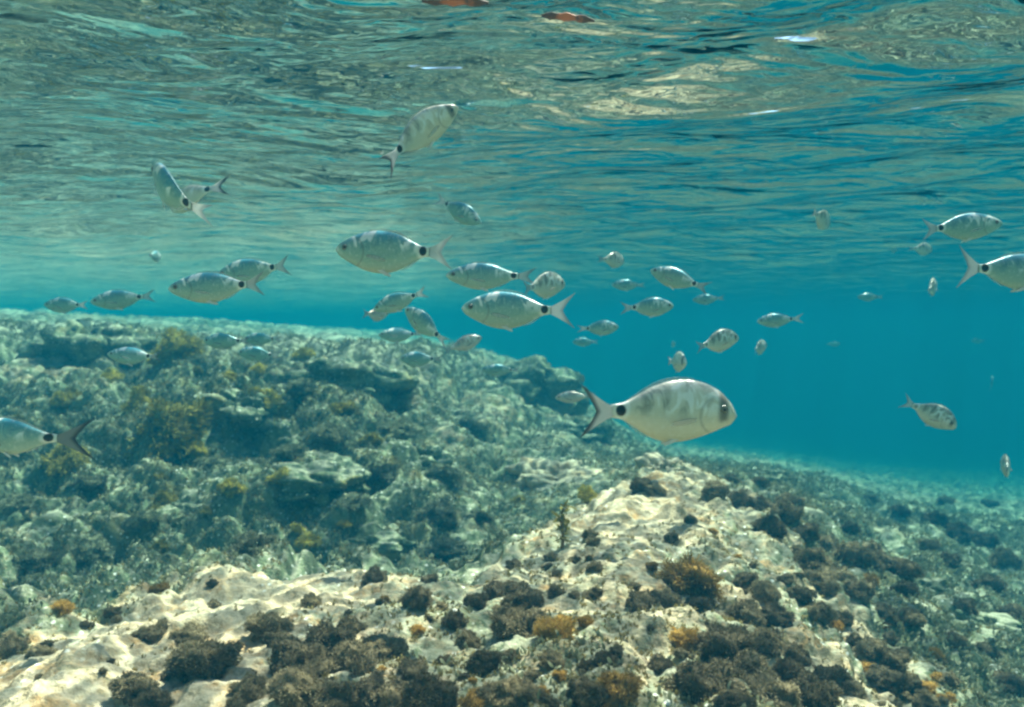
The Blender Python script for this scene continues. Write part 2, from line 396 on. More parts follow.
nT, nD = len(th), len(dd)
I = np.arange(nT * nD).reshape(nT, nD)
fc = np.stack([I[:-1, :-1].ravel(), I[:-1, 1:].ravel(), I[1:, 1:].ravel(), I[1:, :-1].ravel()], 1)
me = mesh_np('seabed', P, fc)
holes = np.clip(0.55 - l1, 0, 1) * 0.4 + np.clip(0.5 - l2, 0, 1) * 0.3
cover = np.where(ledge > 0.5, 0.28 + 0.25 * rightn + 0.10 * big, 0.62 - 0.3 * (l2 - 0.6) + 0.1 * big)
slab = np.clip((430 - pxs) / 150, 0, 1) + np.clip(1 - np.abs(pxs - 620) / 90, 0, 1) * np.clip((dist - 2.0) / 0.4, 0, 1)
cover = ledge * (0.43 - 0.13 * np.clip(slab, 0, 1) + 0.10 * rightn + 0.14 * big) + (1 - ledge) * (0.60 + 0.15 * big + holes + 0.06 * rightn)
patch = np.clip(0.5 + 1.9 * fbm(P * 0.9, 3, 77) + 0.25, 0, 1)
attr(me, 'cover', cover); attr(me, 'pale', plateau * patch)
seabed = obj('seabed', me, M['seabed']); tag(seabed, kind='structure')
seabed['label'] = 'rocky sea floor rising to a reef on the left and falling away into blue water'

bpy.context.view_layer.update()
CAM_M = Matrix.Translation((0, 0, CAM_Z)) @ Matrix.Rotation(-PITCH, 4, 'X')   # looks along +Y
def ray(px, py):
    v = Vector(((px - 512) / F, 1.0, -(py - 353.5) / F)); return (CAM_M.to_3x3() @ v)
def hit(px, py):
    v = ray(px, py).normalized(); ok, loc, nor, _ = seabed.ray_cast(Vector((0, 0, CAM_Z)), v)
    return (loc.copy(), nor.copy()) if ok else (None, None)
def at(px, py, depth):
    return Vector((0, 0, CAM_Z)) + ray(px, py) * depth
def ground(x, y):
    ok, loc, nor, _ = seabed.ray_cast(Vector((x, y, 5)), Vector((0, 0, -1)))
    return (loc.copy(), nor.copy()) if ok else (None, None)

# ------------------------------------------------------------------ water surface
th2 = np.concatenate([np.linspace(-math.pi, -0.8, 60, endpoint=False), np.linspace(-0.8, 0.8, 420, endpoint=False), np.linspace(0.8, math.pi, 60)])
d2 = np.concatenate([np.geomspace(0.2, 1.0, 30, endpoint=False), np.geomspace(1.0, 12.0, 800, endpoint=False), np.geomspace(12, 58, 160)])
T2, D2 = np.meshgrid(th2, d2, indexing='ij'); x = (D2 * np.sin(T2)).ravel(); y = (D2 * np.cos(T2)).ravel()
zz = np.zeros_like(x); rr = np.random.default_rng(4)
for lam, amp in ((2.6, .016), (1.9, .012), (1.35, .009), (1.0, .0075), (.78, .0055), (.6, .0042), (.46, .0032), (.36, .0022), (.28, .0015)):
    for k in range(3):
        a = math.radians(64) + rr.normal(0, 0.55); ph = rr.uniform(0, 6.28)
        wob = 0.6 * np.sin(0.9 * x + 1.7 * rr.uniform(-1, 1) * y + rr.uniform(0, 6))
        s = np.sin((x * math.cos(a) + y * math.sin(a)) * 2 * math.pi / lam + ph + wob)
        zz += amp * 0.62 * (1 - 2 * np.abs(s * 0.5) ** 1.4 if k == 0 else s)
zz *= 1.05
P2 = np.stack([x, y, zz - zz.mean()], 1)
I = np.arange(len(x)).reshape(len(th2), len(d2))
fc = np.stack([I[:-1, :-1].ravel(), I[1:, :-1].ravel(), I[1:, 1:].ravel(), I[:-1, 1:].ravel()], 1)
me = mesh_np('water_surface', P2, fc)
me.update()
if me.polygons[len(me.polygons) // 2].normal.z < 0: me.flip_normals()
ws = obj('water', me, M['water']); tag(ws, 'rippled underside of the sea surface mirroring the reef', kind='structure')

# ------------------------------------------------------------------ haze (the sea water itself)
b = np.array([[-62, -62, -13], [62, -62, -13], [62, 62, -13], [-62, 62, -13], [-62, -62, .4], [62, -62, .4], [62, 62, .4], [-62, 62, .4]])
me = mesh_np('haze', b, [[0, 3, 2, 1], [4, 5, 6, 7], [0, 1, 5, 4], [1, 2, 6, 5], [2, 3, 7, 6], [3, 0, 4, 7]], False)
hz = obj('haze', me, M['haze']); tag(hz, 'blue green sea water filling the whole view', kind='stuff')

# ------------------------------------------------------------------ boulders
def rock_mesh(seed, flat=0.7):
    n, m = 72, 48
    u = np.linspace(0, 2 * math.pi, n, endpoint=False); v = np.linspace(0.0, math.pi, m)
    U, V = np.meshgrid(u, v, indexing='ij')
    p = np.stack([np.sin(V) * np.cos(U), np.sin(V) * np.sin(U), np.cos(V) * flat], -1).reshape(-1, 3)
    r = 1 + 0.34 * fbm(p * 1.3 + seed * 7.1, 3, seed) + 0.55 * (0.35 - worley(p * 2.1 + seed, seed) ** 2) + 0.26 * (0.35 - worley(p * 5.3 + seed, seed) ** 2) + 0.08 * fbm(p * 9, 3, seed + 5)
    p = p * r[:, None]
    I = np.arange(n * m).reshape(n, m); J = np.roll(I, -1, 0)
    f = np.stack([I[:, :-1].ravel(), I[:, 1:].ravel(), J[:, 1:].ravel(), J[:, :-1].ravel()], 1)
    me = mesh_np('rock', p, f); return me
ROCKS = []
for s in range(5):
    me = rock_mesh(s + 1); me.materials.append(M['seabed']); attr(me, 'cover', np.full(len(me.vertices), 0.78 - 0.03 * s)); attr(me, 'pale', np.zeros(len(me.vertices)))
    ROCKS.append(me)
pale_rock = rock_mesh(9); pale_rock.materials.append(M['seabed']); attr(pale_rock, 'cover', np.full(len(pale_rock.vertices), 0.30)); attr(pale_rock, 'pale', np.full(len(pale_rock.vertices), 0.35))
ROCK_SPOTS = [  # px, py, radius, label
 (505, 380, 0.50, 'big hazy weed covered boulder in the far middle, behind the reef slope'),
 (575, 425, 0.22, 'hazy boulder just left of the large fish tail, at the far slope foot'),
 (345, 372, 0.30, 'crusted boulder forming the reef crest below the two overlapping fish'),
 (75, 345, 0.42, 'broad rock on top of the reef at the far left'),
 (245, 400, 0.22, 'boulder halfway up the reef beside the round yellow weed bushes'),
 (60, 520, 0.16, 'dark weedy boulder at the left edge above the pale ledge'),
 (190, 505, 0.15, 'lumpy boulder low on the reef slope, left of centre'),
 (310, 470, 0.18, 'grey green boulder in the middle of the reef slope'),
 (420, 455, 0.20, 'boulder at the right hand foot of the reef slope'),
 (470, 560, 0.13, 'shaded boulder in the gully directly behind the pale ledge'),
 (365, 545, 0.12, 'small boulder in the gully with weed tufts around it'),
 (555, 475, 0.22, 'pale boulder behind the ledge under the tail of the large silver fish'),
 (665, 468, 0.11, 'pale flat boulder straight below the large silver fish'),
 (770, 475, 0.18, 'low boulder on the sea floor right of the pale ledge crest'),
 (935, 590, 0.13, 'low weedy boulder on the right hand slope near the frame edge'),
 (985, 625, 0.10, 'small crusted boulder at the right edge beside the ledge'),
]
for i, (px, py, r, lab) in enumerate(ROCK_SPOTS):
    p, n = hit(px, py)
    if p is None: continue
    o = obj('boulder', pale_rock if lab.startswith('pale') else ROCKS[i % 5], None); o.location = p + Vector((0, r * 0.35, -r * 0.30))
    o.scale = (r * rnd.uniform(.95, 1.35), r * rnd.uniform(.8, 1.1), r * rnd.uniform(.6, .85)); o.rotation_euler = (rnd.uniform(-.2, .2), rnd.uniform(-.2, .2), rnd.uniform(0, 6.28))
    tag(o, lab, 'rock', 'boulders on the sea floor')

# ------------------------------------------------------------------ weed
def blades(centers, normals, ln, wd, nb, spread, seed):
    """nb little bent blades (two triangles each) growing at each centre ; returns verts, faces, tip"""
    r = np.random.default_rng(seed); c = np.repeat(centers, nb, 0); n = np.repeat(normals, nb, 0); ln = np.repeat(ln, nb); wd = np.repeat(wd, nb)
    k = len(c); d = n + r.normal(0, spread, (k, 3)); d /= np.linalg.norm(d, axis=1)[:, None]
    sd = np.cross(d, r.normal(0, 1, (k, 3))); sd /= np.linalg.norm(sd, axis=1)[:, None] + 1e-9
    ln = ln * r.uniform(.55, 1.2, k); c = c + r.normal(0, 1, (k, 3)) * (wd[:, None] * 0.8)
    bend = np.cross(d, sd) * r.uniform(-.4, .4, k)[:, None]
    a = c - sd * wd[:, None] * .5; b_ = c + sd * wd[:, None] * .5
    mid = c + (d + bend * .3) * ln[:, None] * .55
    m1 = mid - sd * wd[:, None] * .6; m2 = mid + sd * wd[:, None] * .6
    tp = c + (d + bend) * ln[:, None]
    t1 = tp - sd * wd[:, None] * .25; t2 = tp + sd * wd[:, None] * .25
    V = np.stack([a, b_, m1, m2, t1, t2], 1).reshape(-1, 3)
    o = (np.arange(k) * 6)[:, None]
    Fq = np.concatenate([o + np.array([0, 1, 3, 2]), o + np.array([2, 3, 5, 4])], 0)
    tip = np.tile(np.array([0, 0, .5, .5, 1, 1.]), k)
    return V, Fq, tip
def tuft_mesh(name, seed, mat, n=420, ln=0.28, wd=0.07, flat=0.8, spread=0.45, lump=0.25):
    """a bushy ball of radius about one, sitting on z = 0"""
    r = np.random.default_rng(seed); v = r.normal(0, 1, (n, 3)); v /= np.linalg.norm(v, axis=1)[:, None]; v = v[v[:, 2] > -0.35]
    rad = 0.72 * (1 + lump * fbm(v * 1.8 + seed, 2, seed)); c = v * rad[:, None]; c[:, 2] = c[:, 2] * flat + 0.30
    V, Fq, tip = blades(c * 0.95, v, np.full(len(c), ln), np.full(len(c), wd), 3, spread, seed)
    # inner lumpy body
    nn, mm = 20, 12; U, W = np.meshgrid(np.linspace(0, 2 * math.pi, nn, endpoint=False), np.linspace(0, math.pi, mm), indexing='ij')
    p = np.stack([np.sin(W) * np.cos(U), np.sin(W) * np.sin(U), np.cos(W)], -1).reshape(-1, 3)
    rr_ = 0.70 * (1 + lump * fbm(p * 1.8 + seed, 2, seed)); p = p * rr_[:, None]; p[:, 2] = p[:, 2] * flat + 0.30
    I = np.arange(nn * mm).reshape(nn, mm); J = np.roll(I, -1, 0)
    f = np.stack([I[:, :-1].ravel(), I[:, 1:].ravel(), J[:, 1:].ravel(), J[:, :-1].ravel()], 1)
    k = len(V); V = np.concatenate([V, p]); Fq = np.concatenate([Fq, f + k]); tip = np.concatenate([tip, np.zeros(len(p))])
    me = mesh_np(name, V, Fq); attr(me, 'tip', tip); me.materials.append(mat); return me
DARK = [tuft_mesh('dark_tuft', 40 + s, M['dark'], 1900, 0.115, 0.024, .9, .6, .45) for s in range(4)]
GOLD = [tuft_mesh('golden_tuft', 50 + s, M['gold'], 1000, 0.27, 0.028, .9, .7, .55) for s in range(3)]
OLIV = [tuft_mesh('olive_tuft', 60 + s, M['olive'], 1000, 0.24, 0.034, .8, .7, .6) for s in range(3)]

MOSS = [tuft_mesh('moss_tuft', 70 + s, M['turf'], 1300, 0.15, 0.03, .6, .6, .6) for s in range(3)]
def place_tuft(kind, px, py, r_px, label, group, name):
    p, n = hit(px, py + r_px * 0.35)
    if p is None: return
    r = r_px * p.y / F * (1.22 if kind == 'dark' else 1.1)
    me = {'dark': DARK, 'gold': GOLD, 'olive': OLIV, 'moss': MOSS}[kind]; me = me[rnd.randrange(len(me))]
    o = obj(name, me, None); o.location = p - Vector((0, 0, r * 0.12))
    s = r * rnd.uniform(.95, 1.1); o.scale = (s * rnd.uniform(.9, 1.25), s, s * rnd.uniform(.75, 1.0))
    o.rotation_euler = (rnd.uniform(-.25, .25), rnd.uniform(-.25, .25), rnd.uniform(0, 6.28))
    tag(o, label, 'seaweed', group)

# prominent tufts, each with a description of its own
for a in [
 ('gold', 688, 575, 30, 'golden brown bushy seaweed on the ledge, largest of the golden clumps near the middle', 'golden seaweed clumps on the ledge'),
 ('gold', 556, 628, 18, 'orange seaweed clump between dark tufts in the bottom middle', 'golden seaweed clumps on the ledge'),
 ('gold', 620, 690, 24, 'amber seaweed clump on white rock at the bottom edge', 'golden seaweed clumps on the ledge'),
 ('gold', 688, 642, 16, 'small orange seaweed clump above the large dark tufts, right of centre', 'golden seaweed clumps on the ledge'),
 ('gold', 475, 700, 14, 'small amber clump cut by the bottom edge, left of centre', 'golden seaweed clumps on the ledge'),
 ('gold', 866, 668, 12, 'small amber clump between dark tufts on the lower right', 'golden seaweed clumps on the ledge'),
 ('gold', 872, 580, 9, 'tiny golden clump on the right side of the dark weed band', 'golden seaweed clumps on the ledge'),
 ('olive', 168, 425, 36, 'largest yellow green weed bush on the reef slope', 'yellow green weed bushes on the reef'),
 ('olive', 140, 402, 17, 'olive weed bush touching the upper left of the largest bush', 'yellow green weed bushes on the reef'),
 ('olive', 176, 348, 24, 'olive weed bush standing on the reef crest', 'yellow green weed bushes on the reef'),
 ('olive', 264, 398, 15, 'round mustard weed bush alone on the upper reef slope', 'yellow green weed bushes on the reef'),
 ('olive', 66, 458, 20, 'bright yellow green weed bush just below the fish at the left edge', 'yellow green weed bushes on the reef'),
 ('olive', 162, 500, 12, 'small olive bush low on the reef slope left of centre', 'yellow green weed bushes on the reef'),
 ('olive', 196, 450, 12, 'small olive bush under the largest weed bush', 'yellow green weed bushes on the reef'),
 ('olive', 232, 486, 14, 'olive bush in the middle of the reef slope', 'yellow green weed bushes on the reef'),
 ('olive', 282, 478, 12, 'pale olive bush right of the middle of the reef slope', 'yellow green weed bushes on the reef'),
 ('olive', 60, 400, 12, 'faint olive bush on the reef above the left edge fish', 'yellow green weed bushes on the reef'),
 ('olive', 112, 376, 9, 'little olive bush under the teal fish near the reef crest', 'yellow green weed bushes on the reef'),
 ('olive', 308, 540, 12, 'mustard weed bush just behind the pale ledge', 'yellow green weed bushes on the reef'),
 ('olive', 372, 438, 12, 'pale gold weed on the reef slope left of the gully', 'yellow green weed bushes on the reef'),
 ('olive', 588, 494, 9, 'yellow weed behind the thin upright stalk on the ledge', 'yellow green weed bushes on the reef'),
 ('olive', 520, 500, 8, 'little gold weed on the rocks behind the ledge', 'yellow green weed bushes on the reef'),
 ('gold', 160, 590, 10, 'flat orange weed patch on the back rim of the ledge', 'golden seaweed clumps on the ledge'),
 ('gold', 62, 607, 11, 'flat amber weed patch on the ledge rim at the left', 'golden seaweed clumps on the ledge'),
 ('dark', 704, 683, 36, 'largest black brown weed ball at the bottom, right of centre', 'dark weed balls on the ledge'),
 ('dark', 722, 643, 26, 'dark weed ball just above the largest one', 'dark weed balls on the ledge'),
 ('dark', 205, 662, 28, 'dark weed ball standing alone on the pale lower left ledge', 'dark weed balls on the ledge'),
 ('dark', 8, 646, 17, 'dark weed ball cut by the left edge', 'dark weed balls on the ledge'),
 ('dark', 40, 652, 11, 'small brown weed ball second from the left edge', 'dark weed balls on the ledge'),
 ('dark', 925, 700, 13, 'teal black weed ball at the bottom right corner', 'dark weed balls on the ledge'),
 ('dark', 516, 622, 24, 'tall dark weed ball left of the orange clump', 'dark weed balls on the ledge'),
]:
    place_tuft(*a[:6], {'gold': 'golden_seaweed', 'olive': 'olive_seaweed', 'dark': 'dark_seaweed'}[a[0]])

def cluster(spots, label, group, kind='dark'):
    for px, py, r in spots:
        place_tuft(kind, px, py, r, label, group, 'dark_seaweed')
cluster([(250, 688, 18), (268, 626, 22), (130, 688, 20), (155, 700, 18), (112, 612, 7), (212, 583, 6), (142, 632, 9), (188, 634, 14), (158, 630, 12), (312, 600, 11), (240, 700, 12)],
        'brown black weed tuft on the pale left part of the foreground ledge', 'dark tufts on the left of the ledge')
cluster([(292, 660, 24), (330, 640, 24), (352, 662, 26), (300, 690, 26), (336, 696, 26), (372, 690, 22), (398, 696, 26), (318, 668, 18), (380, 650, 20), (412, 668, 14), (430, 694, 24), (350, 628, 16), (278, 640, 14)],
        'dark weed tuft in the dense patch at the bottom left of centre', 'dark tufts in the bottom patch left of centre')
cluster([(485, 660, 16), (500, 692, 20), (520, 690, 18), (468, 640, 13), (455, 620, 12), (498, 590, 18), (520, 600, 18), (418, 598, 14), (374, 576, 12), (550, 660, 14), (585, 694, 18), (605, 660, 12), (660, 664, 14), (640, 600, 14), (430, 580, 8), (478, 602, 12), (575, 560, 7)],
        'brown weed tuft on the middle of the ledge between orange and pale patches', 'dark tufts on the middle of the ledge')
cluster([(668, 598, 15), (700, 604, 14), (745, 610, 20), (765, 640, 20), (745, 668, 26), (770, 690, 26), (790, 672, 22), (812, 692, 24), (830, 676, 18), (733, 700, 18), (795, 655, 14), (776, 615, 16), (820, 612, 14), (842, 618, 12), (870, 646, 16), (882, 676, 20), (892, 660, 14), (850, 690, 14), (908, 684, 12), (800, 594, 12), (765, 590, 14), (745, 580, 10)],
        'dark weed tuft crowded on the lower right part of the ledge', 'dark tufts on the lower right of the ledge')
cluster([(640, 486, 10), (655, 490, 12), (715, 490, 13), (738, 498, 14), (760, 506, 15), (785, 512, 15), (770, 525, 14), (805, 530, 15), (826, 545, 17), (850, 552, 17), (872, 558, 16), (895, 568, 17), (808, 560, 18), (835, 572, 16), (860, 590, 14), (820, 580, 16), (790, 500, 12), (730, 478, 8), (760, 482, 9), (905, 590, 12), (885, 610, 12), (910, 615, 14), (850, 528, 10), (690, 520, 7), (672, 538, 8)],
        'black green weed tuft in the band running down the right shoulder of the ledge', 'dark tufts in the band on the right shoulder')
cluster([(960, 530, 14), (985, 540, 12), (935, 520, 12), (1005, 560, 14), (950, 560, 10), (990, 585, 14), (965, 605, 12), (1010, 612, 14), (930, 545, 10), (985, 650, 14), (1005, 680, 16), (955, 640, 12), (945, 500, 8), (900, 510, 9), (870, 500, 8), (990, 505, 8)],
        'teal dark weed tuft on the deeper sea floor at the right', 'dark tufts on the deeper floor at the right')
cluster([(435, 510, 22), (445, 545, 20), (40, 560, 18), (90, 545, 20), (140, 520, 18), (250, 545, 20), (290, 450, 20), (330, 430, 22), (380, 470, 20), (350, 500, 18), (400, 400, 16), (300, 385, 14), (445, 470, 18), (20, 500, 16), (210, 460, 18), (90, 480, 18), (470, 425, 16), (400, 425, 16), (480, 515, 14)],
        'grey green weed cushion in a hollow of the reef slope', 'grey green weed cushions on the reef slope', 'moss')

def sprinkle(n, x0, x1, f0, f1_, r0, r1, kind, label, group, name, seed):
    q = random.Random(seed)
    for _ in range(n):
        px = q.uniform(x0, x1); py = q.uniform(f0(px), f1_(px)); place_tuft(kind, px, py, q.uniform(r0, r1), label, group, name)
rim = lambda px: float(np.interp(px, [0, 150, 300, 450, 520, 600, 680, 760, 880, 1000], [640, 600, 585, 600, 560, 525, 520, 540, 600, 690]))
sprinkle(70, 430, 960, rim, lambda px: 704, 3.5, 9, 'dark', 'little brown weed sprig between the bigger tufts on the right half of the ledge', 'little sprigs on the right half of the ledge', 'seaweed_sprig', 3)
sprinkle(24, 20, 430, rim, lambda px: 704, 3, 7, 'dark', 'little brown weed sprig between the bigger tufts on the left half of the ledge', 'little sprigs on the left half of the ledge', 'seaweed_sprig', 4)
sprinkle(26, 380, 960, rim, lambda px: 704, 3.5, 9, 'gold', 'little amber weed sprig scattered between dark tufts on the ledge', 'little amber sprigs on the ledge', 'golden_sprig', 5)
sprinkle(22, 10, 430, lambda px: 350, lambda px: 560, 5, 10, 'olive', 'little olive weed sprig scattered over the reef slope', 'little olive sprigs on the reef slope', 'olive_sprig', 6)

# thin upright stalk on the ledge
p, n = hit(562, 548)
if p is not None:
    pts = [(0, 0, 0), (.003, 0, .035), (-.002, 0, .070), (.002, 0, .100)]; k = 8; V = []
    for i, q in enumerate(pts):
        r = (.0045, .004, .0035, .002)[i]
        V += [(q[0] + r * math.cos(a * 2 * math.pi / k), q[1] + r * math.sin(a * 2 * math.pi / k), q[2]) for a in range(k)]
    Fq = [[i * k + a, i * k + (a + 1) % k, (i + 1) * k + (a + 1) % k, (i + 1) * k + a] for i in range(3) for a in range(k)]
    st = obj('seaweed_stalk', mesh_np('stalk', np.array(V), Fq), M['stem']); st.location = p - Vector((0, 0, .004))
    cc = np.array([[.001, 0, .03], [0, 0, .05], [0, 0, .072], [.002, 0, .098]])
    V, Fq, tip = blades(cc, np.tile([0, 0, .6], (4, 1)), np.full(4, .026), np.full(4, .006), 12, .9, 5)
    me = mesh_np('fronds', V, Fq); attr(me, 'tip', tip); obj('frond', me, M['olive'], st)
    tag(st, 'thin upright weed stalk on the crest of the pale ledge', 'seaweed')

# turf over all the rock: nobody could count it
def turf(name, n, dmin, dmax, cov_min, ln, wd, nb, seed, mat, label):
    r = np.random.default_rng(seed)
    me_co = P; m = (np.abs(ang) < 0.62) & (dist > dmin) & (dist < dmax)
    wgt = np.where(m, np.clip(cover - cov_min, 0, 1) * dist ** 0 , 0)
    # the vertices crowd near the camera: weigh by area so the turf is even, thinner far away
    area = dist * dist / np.clip(dist, 1.2, 6) ** 1.3
    wgt = wgt * area * (f1 > -0.25); wgt /= wgt.sum()
    idx = r.choice(len(P), n, p=wgt)
    sc = 0.8 + 0.25 * dist[idx] / 2
    V, Fq, tip = blades(P[idx], N[idx] * 0.9 + [0, 0, .3], ln * sc, wd * sc, nb, .6, seed)
    me = mesh_np(name, V, Fq); attr(me, 'tip', tip)
    tag(obj(name, me, mat), label, kind='stuff')
turf('turf_algae', 36000, 0.9, 7.0, 0.52, .012, .005, 4, 81, M['turf'], 'short green grey algae turf growing over the reef rock')
turf('brown_turf', 26000, 0.9, 5.0, 0.33, .0055, .0020, 8, 82, M['brown'], 'yellow brown algae turf scattered over the rock')

# ------------------------------------------------------------------ fish
PROF = {
 'bream':  ([0, .03, .10, .20, .35, .50, .65, .80, .90, 1.0], [-.012, .042, .112, .166, .203, .200, .165, .100, .056, .040], [-.012, -.052, -.085, -.122, -.165, -.185, -.165, -.100, -.052, -.038], .072),
 'saddle': ([0, .03, .10, .20, .35, .50, .65, .80, .90, 1.0], [.005, .038, .076, .113, .148, .152, .130, .080, .046, .032], [.005, -.028, -.066, -.105, -.148, -.160, -.138, -.084, -.044, -.030], .062)}
X0, X1 = 0.47, -0.33                       # nose and end of the tail stalk
def bendf(p, bend):
    """sideways curve of the tail"""
    t = np.clip(0.15 - p[:, 0], 0, 1); p = p.copy()
    p[:, 1] += bend * t * t * 1.6; return p
def cr(xs, ys, x):
    ys = np.array(ys); m = np.gradient(ys, xs); i = np.clip(np.searchsorted(xs, x) - 1, 0, len(xs) - 2); xs = np.array(xs)
    h = xs[i + 1] - xs[i]; t = (x - xs[i]) / h
    return (2*t**3-3*t**2+1)*ys[i] + (t**3-2*t**2+t)*h*m[i] + (-2*t**3+3*t**2)*ys[i+1] + (t**3-t**2)*h*m[i+1]
def body_mesh(shape, bend):
    xs, tp, bt, wmax = PROF[shape]; n, m = 56, 32
    s = np.linspace(0, 1, n) ** 1.25; top = cr(xs, tp, s); bot = cr(xs, bt, s)
    top[0] = bot[0] = (tp[0] + bt[0]) / 2
    wd = wmax * np.clip(np.sin(np.pi * np.clip(s * 0.93 + 0.035, 0, 1)) ** 0.62, 0.0, 1) * (1 - 0.72 * s ** 3)
    wd[0] = 0.001
    V = []
    for i in range(n):
        c = (top[i] + bot[i]) / 2; h = (top[i] - bot[i]) / 2
        a = np.arange(m) / m * 2 * math.pi
        yy = wd[i] * np.sign(np.cos(a)) * np.abs(np.cos(a)) ** 1.12; z_ = c + h * np.sin(a)
        mouth = 0.004 * np.exp(-((s[i] - .035) / .02) ** 2) * np.exp(-((np.sin(a) + .25) / .25) ** 2)   # lip crease
        yy = yy * (1 - 18 * mouth)
        V.append(np.stack([np.full(m, X0 + (X1 - X0) * s[i]), yy, z_], 1))
    V = np.concatenate(V); V = bendf(V, bend)
    I = np.arange(n * m).reshape(n, m); J = np.roll(I, -1, 1)
    f = np.stack([I[:-1].ravel(), J[:-1].ravel(), J[1:].ravel(), I[1:].ravel()], 1)
    return mesh_np('fish_body', V, f)
def sheet(grid, thick, bend, name):
    """grid (n,m,3) in the XZ plane -> thin solid, thicker at the root (first row)"""
    n, m, _ = grid.shape; th_ = thick * np.linspace(1, .25, n)[:, None]
    A = grid.copy(); A[..., 1] += th_; B = grid.copy(); B[..., 1] -= th_
    V = bendf(np.concatenate([A.reshape(-1, 3), B.reshape(-1, 3)]), bend); I = np.arange(n * m).reshape(n, m); K = n * m
    f = [np.stack([I[:-1, :-1].ravel(), I[1:, :-1].ravel(), I[1:, 1:].ravel(), I[:-1, 1:].ravel()], 1)]
    f.append(f[0][:, ::-1] + K)
    loop = np.concatenate([I[0, :], I[1:, -1], I[-1, -2::-1], I[-2:0:-1, 0]]); l2_ = np.roll(loop, -1)
    f.append(np.stack([loop, l2_, l2_ + K, loop + K], 1))
    return mesh_np(name, V, np.concatenate(f))
def tail_grid(spread=1.0):
    n, m = 12, 17; g = np.zeros((n, m, 3))
    for i in range(n):
        t = i / (n - 1)
        for j in range(m):
            v = j / (m - 1) * 2 - 1; av = abs(v)
            xe = -0.425 - 0.105 * av ** 1.3; ze = v * 0.165 * spread * (0.9 + 0.1 * av)
            x_ = -0.318 + (xe + 0.318) * t; z_ = v * 0.032 * (1 - t) + ze * t ** (1.15)
            g[i, j] = (x_, 0, z_)
    return g
def fin_grid(xa, xb, shape, side, hgt, sink=.012):
    xs, tp, bt, _ = PROF[shape]; n, m = 5, 22; g = np.zeros((n, m, 3))
    for j in range(m):
        u = j / (m - 1); x_ = xa + (xb - xa) * u; s = (X0 - x_) / (X0 - X1); base = cr(xs, tp if side > 0 else bt, np.array([s]))[0]
        hh = hgt * (math.sin(math.pi * min(1, u * .93 + .07)) ** .6) * (1 - .35 * u) * (1 + .10 * math.sin(j * 2.6))
        for i in range(n):
            t = i / (n - 1); g[i, j] = (x_ - t * hh * .5, 0, base - side * sink + side * (hh + sink) * t)
    return g
def leaf_fin(root, d, up, ln, wd, name, bend):
    n, m = 9, 7; g = np.zeros((n, m, 3)); d = np.array(d) / np.linalg.norm(d); up = np.array(up)
    for i in range(n):
        t = i / (n - 1); w_ = wd * (0.28 + 0.9 * math.sin(math.pi * min(1, t * .8 + .05)) ** .8) * (1 - .35 * t)
        for j in range(m): g[i, j] = np.array(root) + d * ln * t + up * w_ * (j / (m - 1) - .5)
    return sheet(g, .0025, bend, name)
def ball(c, r, name, flat=.55):
    nn, mm = 16, 10; U, W = np.meshgrid(np.linspace(0, 2 * math.pi, nn, endpoint=False), np.linspace(0, math.pi, mm), indexing='ij')
    p = np.stack([np.sin(W) * np.cos(U), np.cos(W) * flat, np.sin(W) * np.sin(U)], -1).reshape(-1, 3) * r + np.array(c)
    I = np.arange(nn * mm).reshape(nn, mm); J = np.roll(I, -1, 0)
    return mesh_np(name, p, np.stack([I[:, :-1].ravel(), I[:, 1:].ravel(), J[:, 1:].ravel(), J[:, :-1].ravel()], 1))
KIND = {'darktail': ('saddle', 'saddle', 'tail_dark'), 'white': ('saddle', 'bream', 'tail_pale'), 'bream': ('bream', 'bream', 'tail_pale'), 'saddle': ('saddle', 'saddle', 'tail_grey'), 'banded': ('bream', 'banded', 'tail_grey'), 'pink': ('saddle', 'pink', 'tail_grey')}
CACHE = {}
def fish_parts(kind, bend, spread):
    key = (kind, bend, spread)
    if key in CACHE: return CACHE[key]
    sh, sk, tl = KIND[kind]; out = []
    def add(n, me, mat, lab=None): me.materials.append(M[mat]); out.append((n, me, lab))
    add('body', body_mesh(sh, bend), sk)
    add('tail_fin', sheet(tail_grid(spread), .006, bend, 'tail_fin'), tl)
    add('dorsal_fin', sheet(fin_grid(.20, -.24, sh, 1, .020), .003, bend, 'dorsal_fin'), 'fin')
    add('anal_fin', sheet(fin_grid(-.08, -.25, sh, -1, .018), .003, bend, 'anal_fin'), 'fin')
    wm = PROF[sh][3]; ez = .030 if sh == 'bream' else .022
    ex = .375 if sh == 'bream' else .385
    er = .028 if sh == 'bream' else .024
    for sd in (1, -1):
        add('pectoral_fin', leaf_fin((.20, sd * wm * .90, -.035), (-1, sd * .20, -.20), (0, 0, 1), .17, .034, 'pectoral_fin', bend), 'fin_pink' if sh == 'bream' else 'fin')
        add('pelvic_fin', leaf_fin((.12, sd * .022, (-.150 if sh == 'bream' else -.128)), (-1, sd * .10, -.42), (.25, 0, 1), .12, .034, 'pelvic_fin', bend), 'fin_white')
        # eye on the side of the head: find the flank there
        s_ = (X0 - ex) / (X0 - X1); t_, b_ = cr(PROF[sh][0], PROF[sh][1], np.array([s_]))[0], cr(PROF[sh][0], PROF[sh][2], np.array([s_]))[0]
        hw = wm * math.sin(math.pi * (s_ * .93 + .035)) ** .62 * math.sqrt(max(.05, 1 - ((ez - (t_ + b_) / 2) / ((t_ - b_) / 2)) ** 2))
        add('eye', ball((ex, sd * (hw - .003), ez), er, 'eye'), 'eye')
        out.append(('pupil', ball((ex, sd * (hw + .0025), ez), er * .66, 'pupil'), None)); out[-1][1].materials.append(M['pupil'])
    CACHE[key] = out; return out
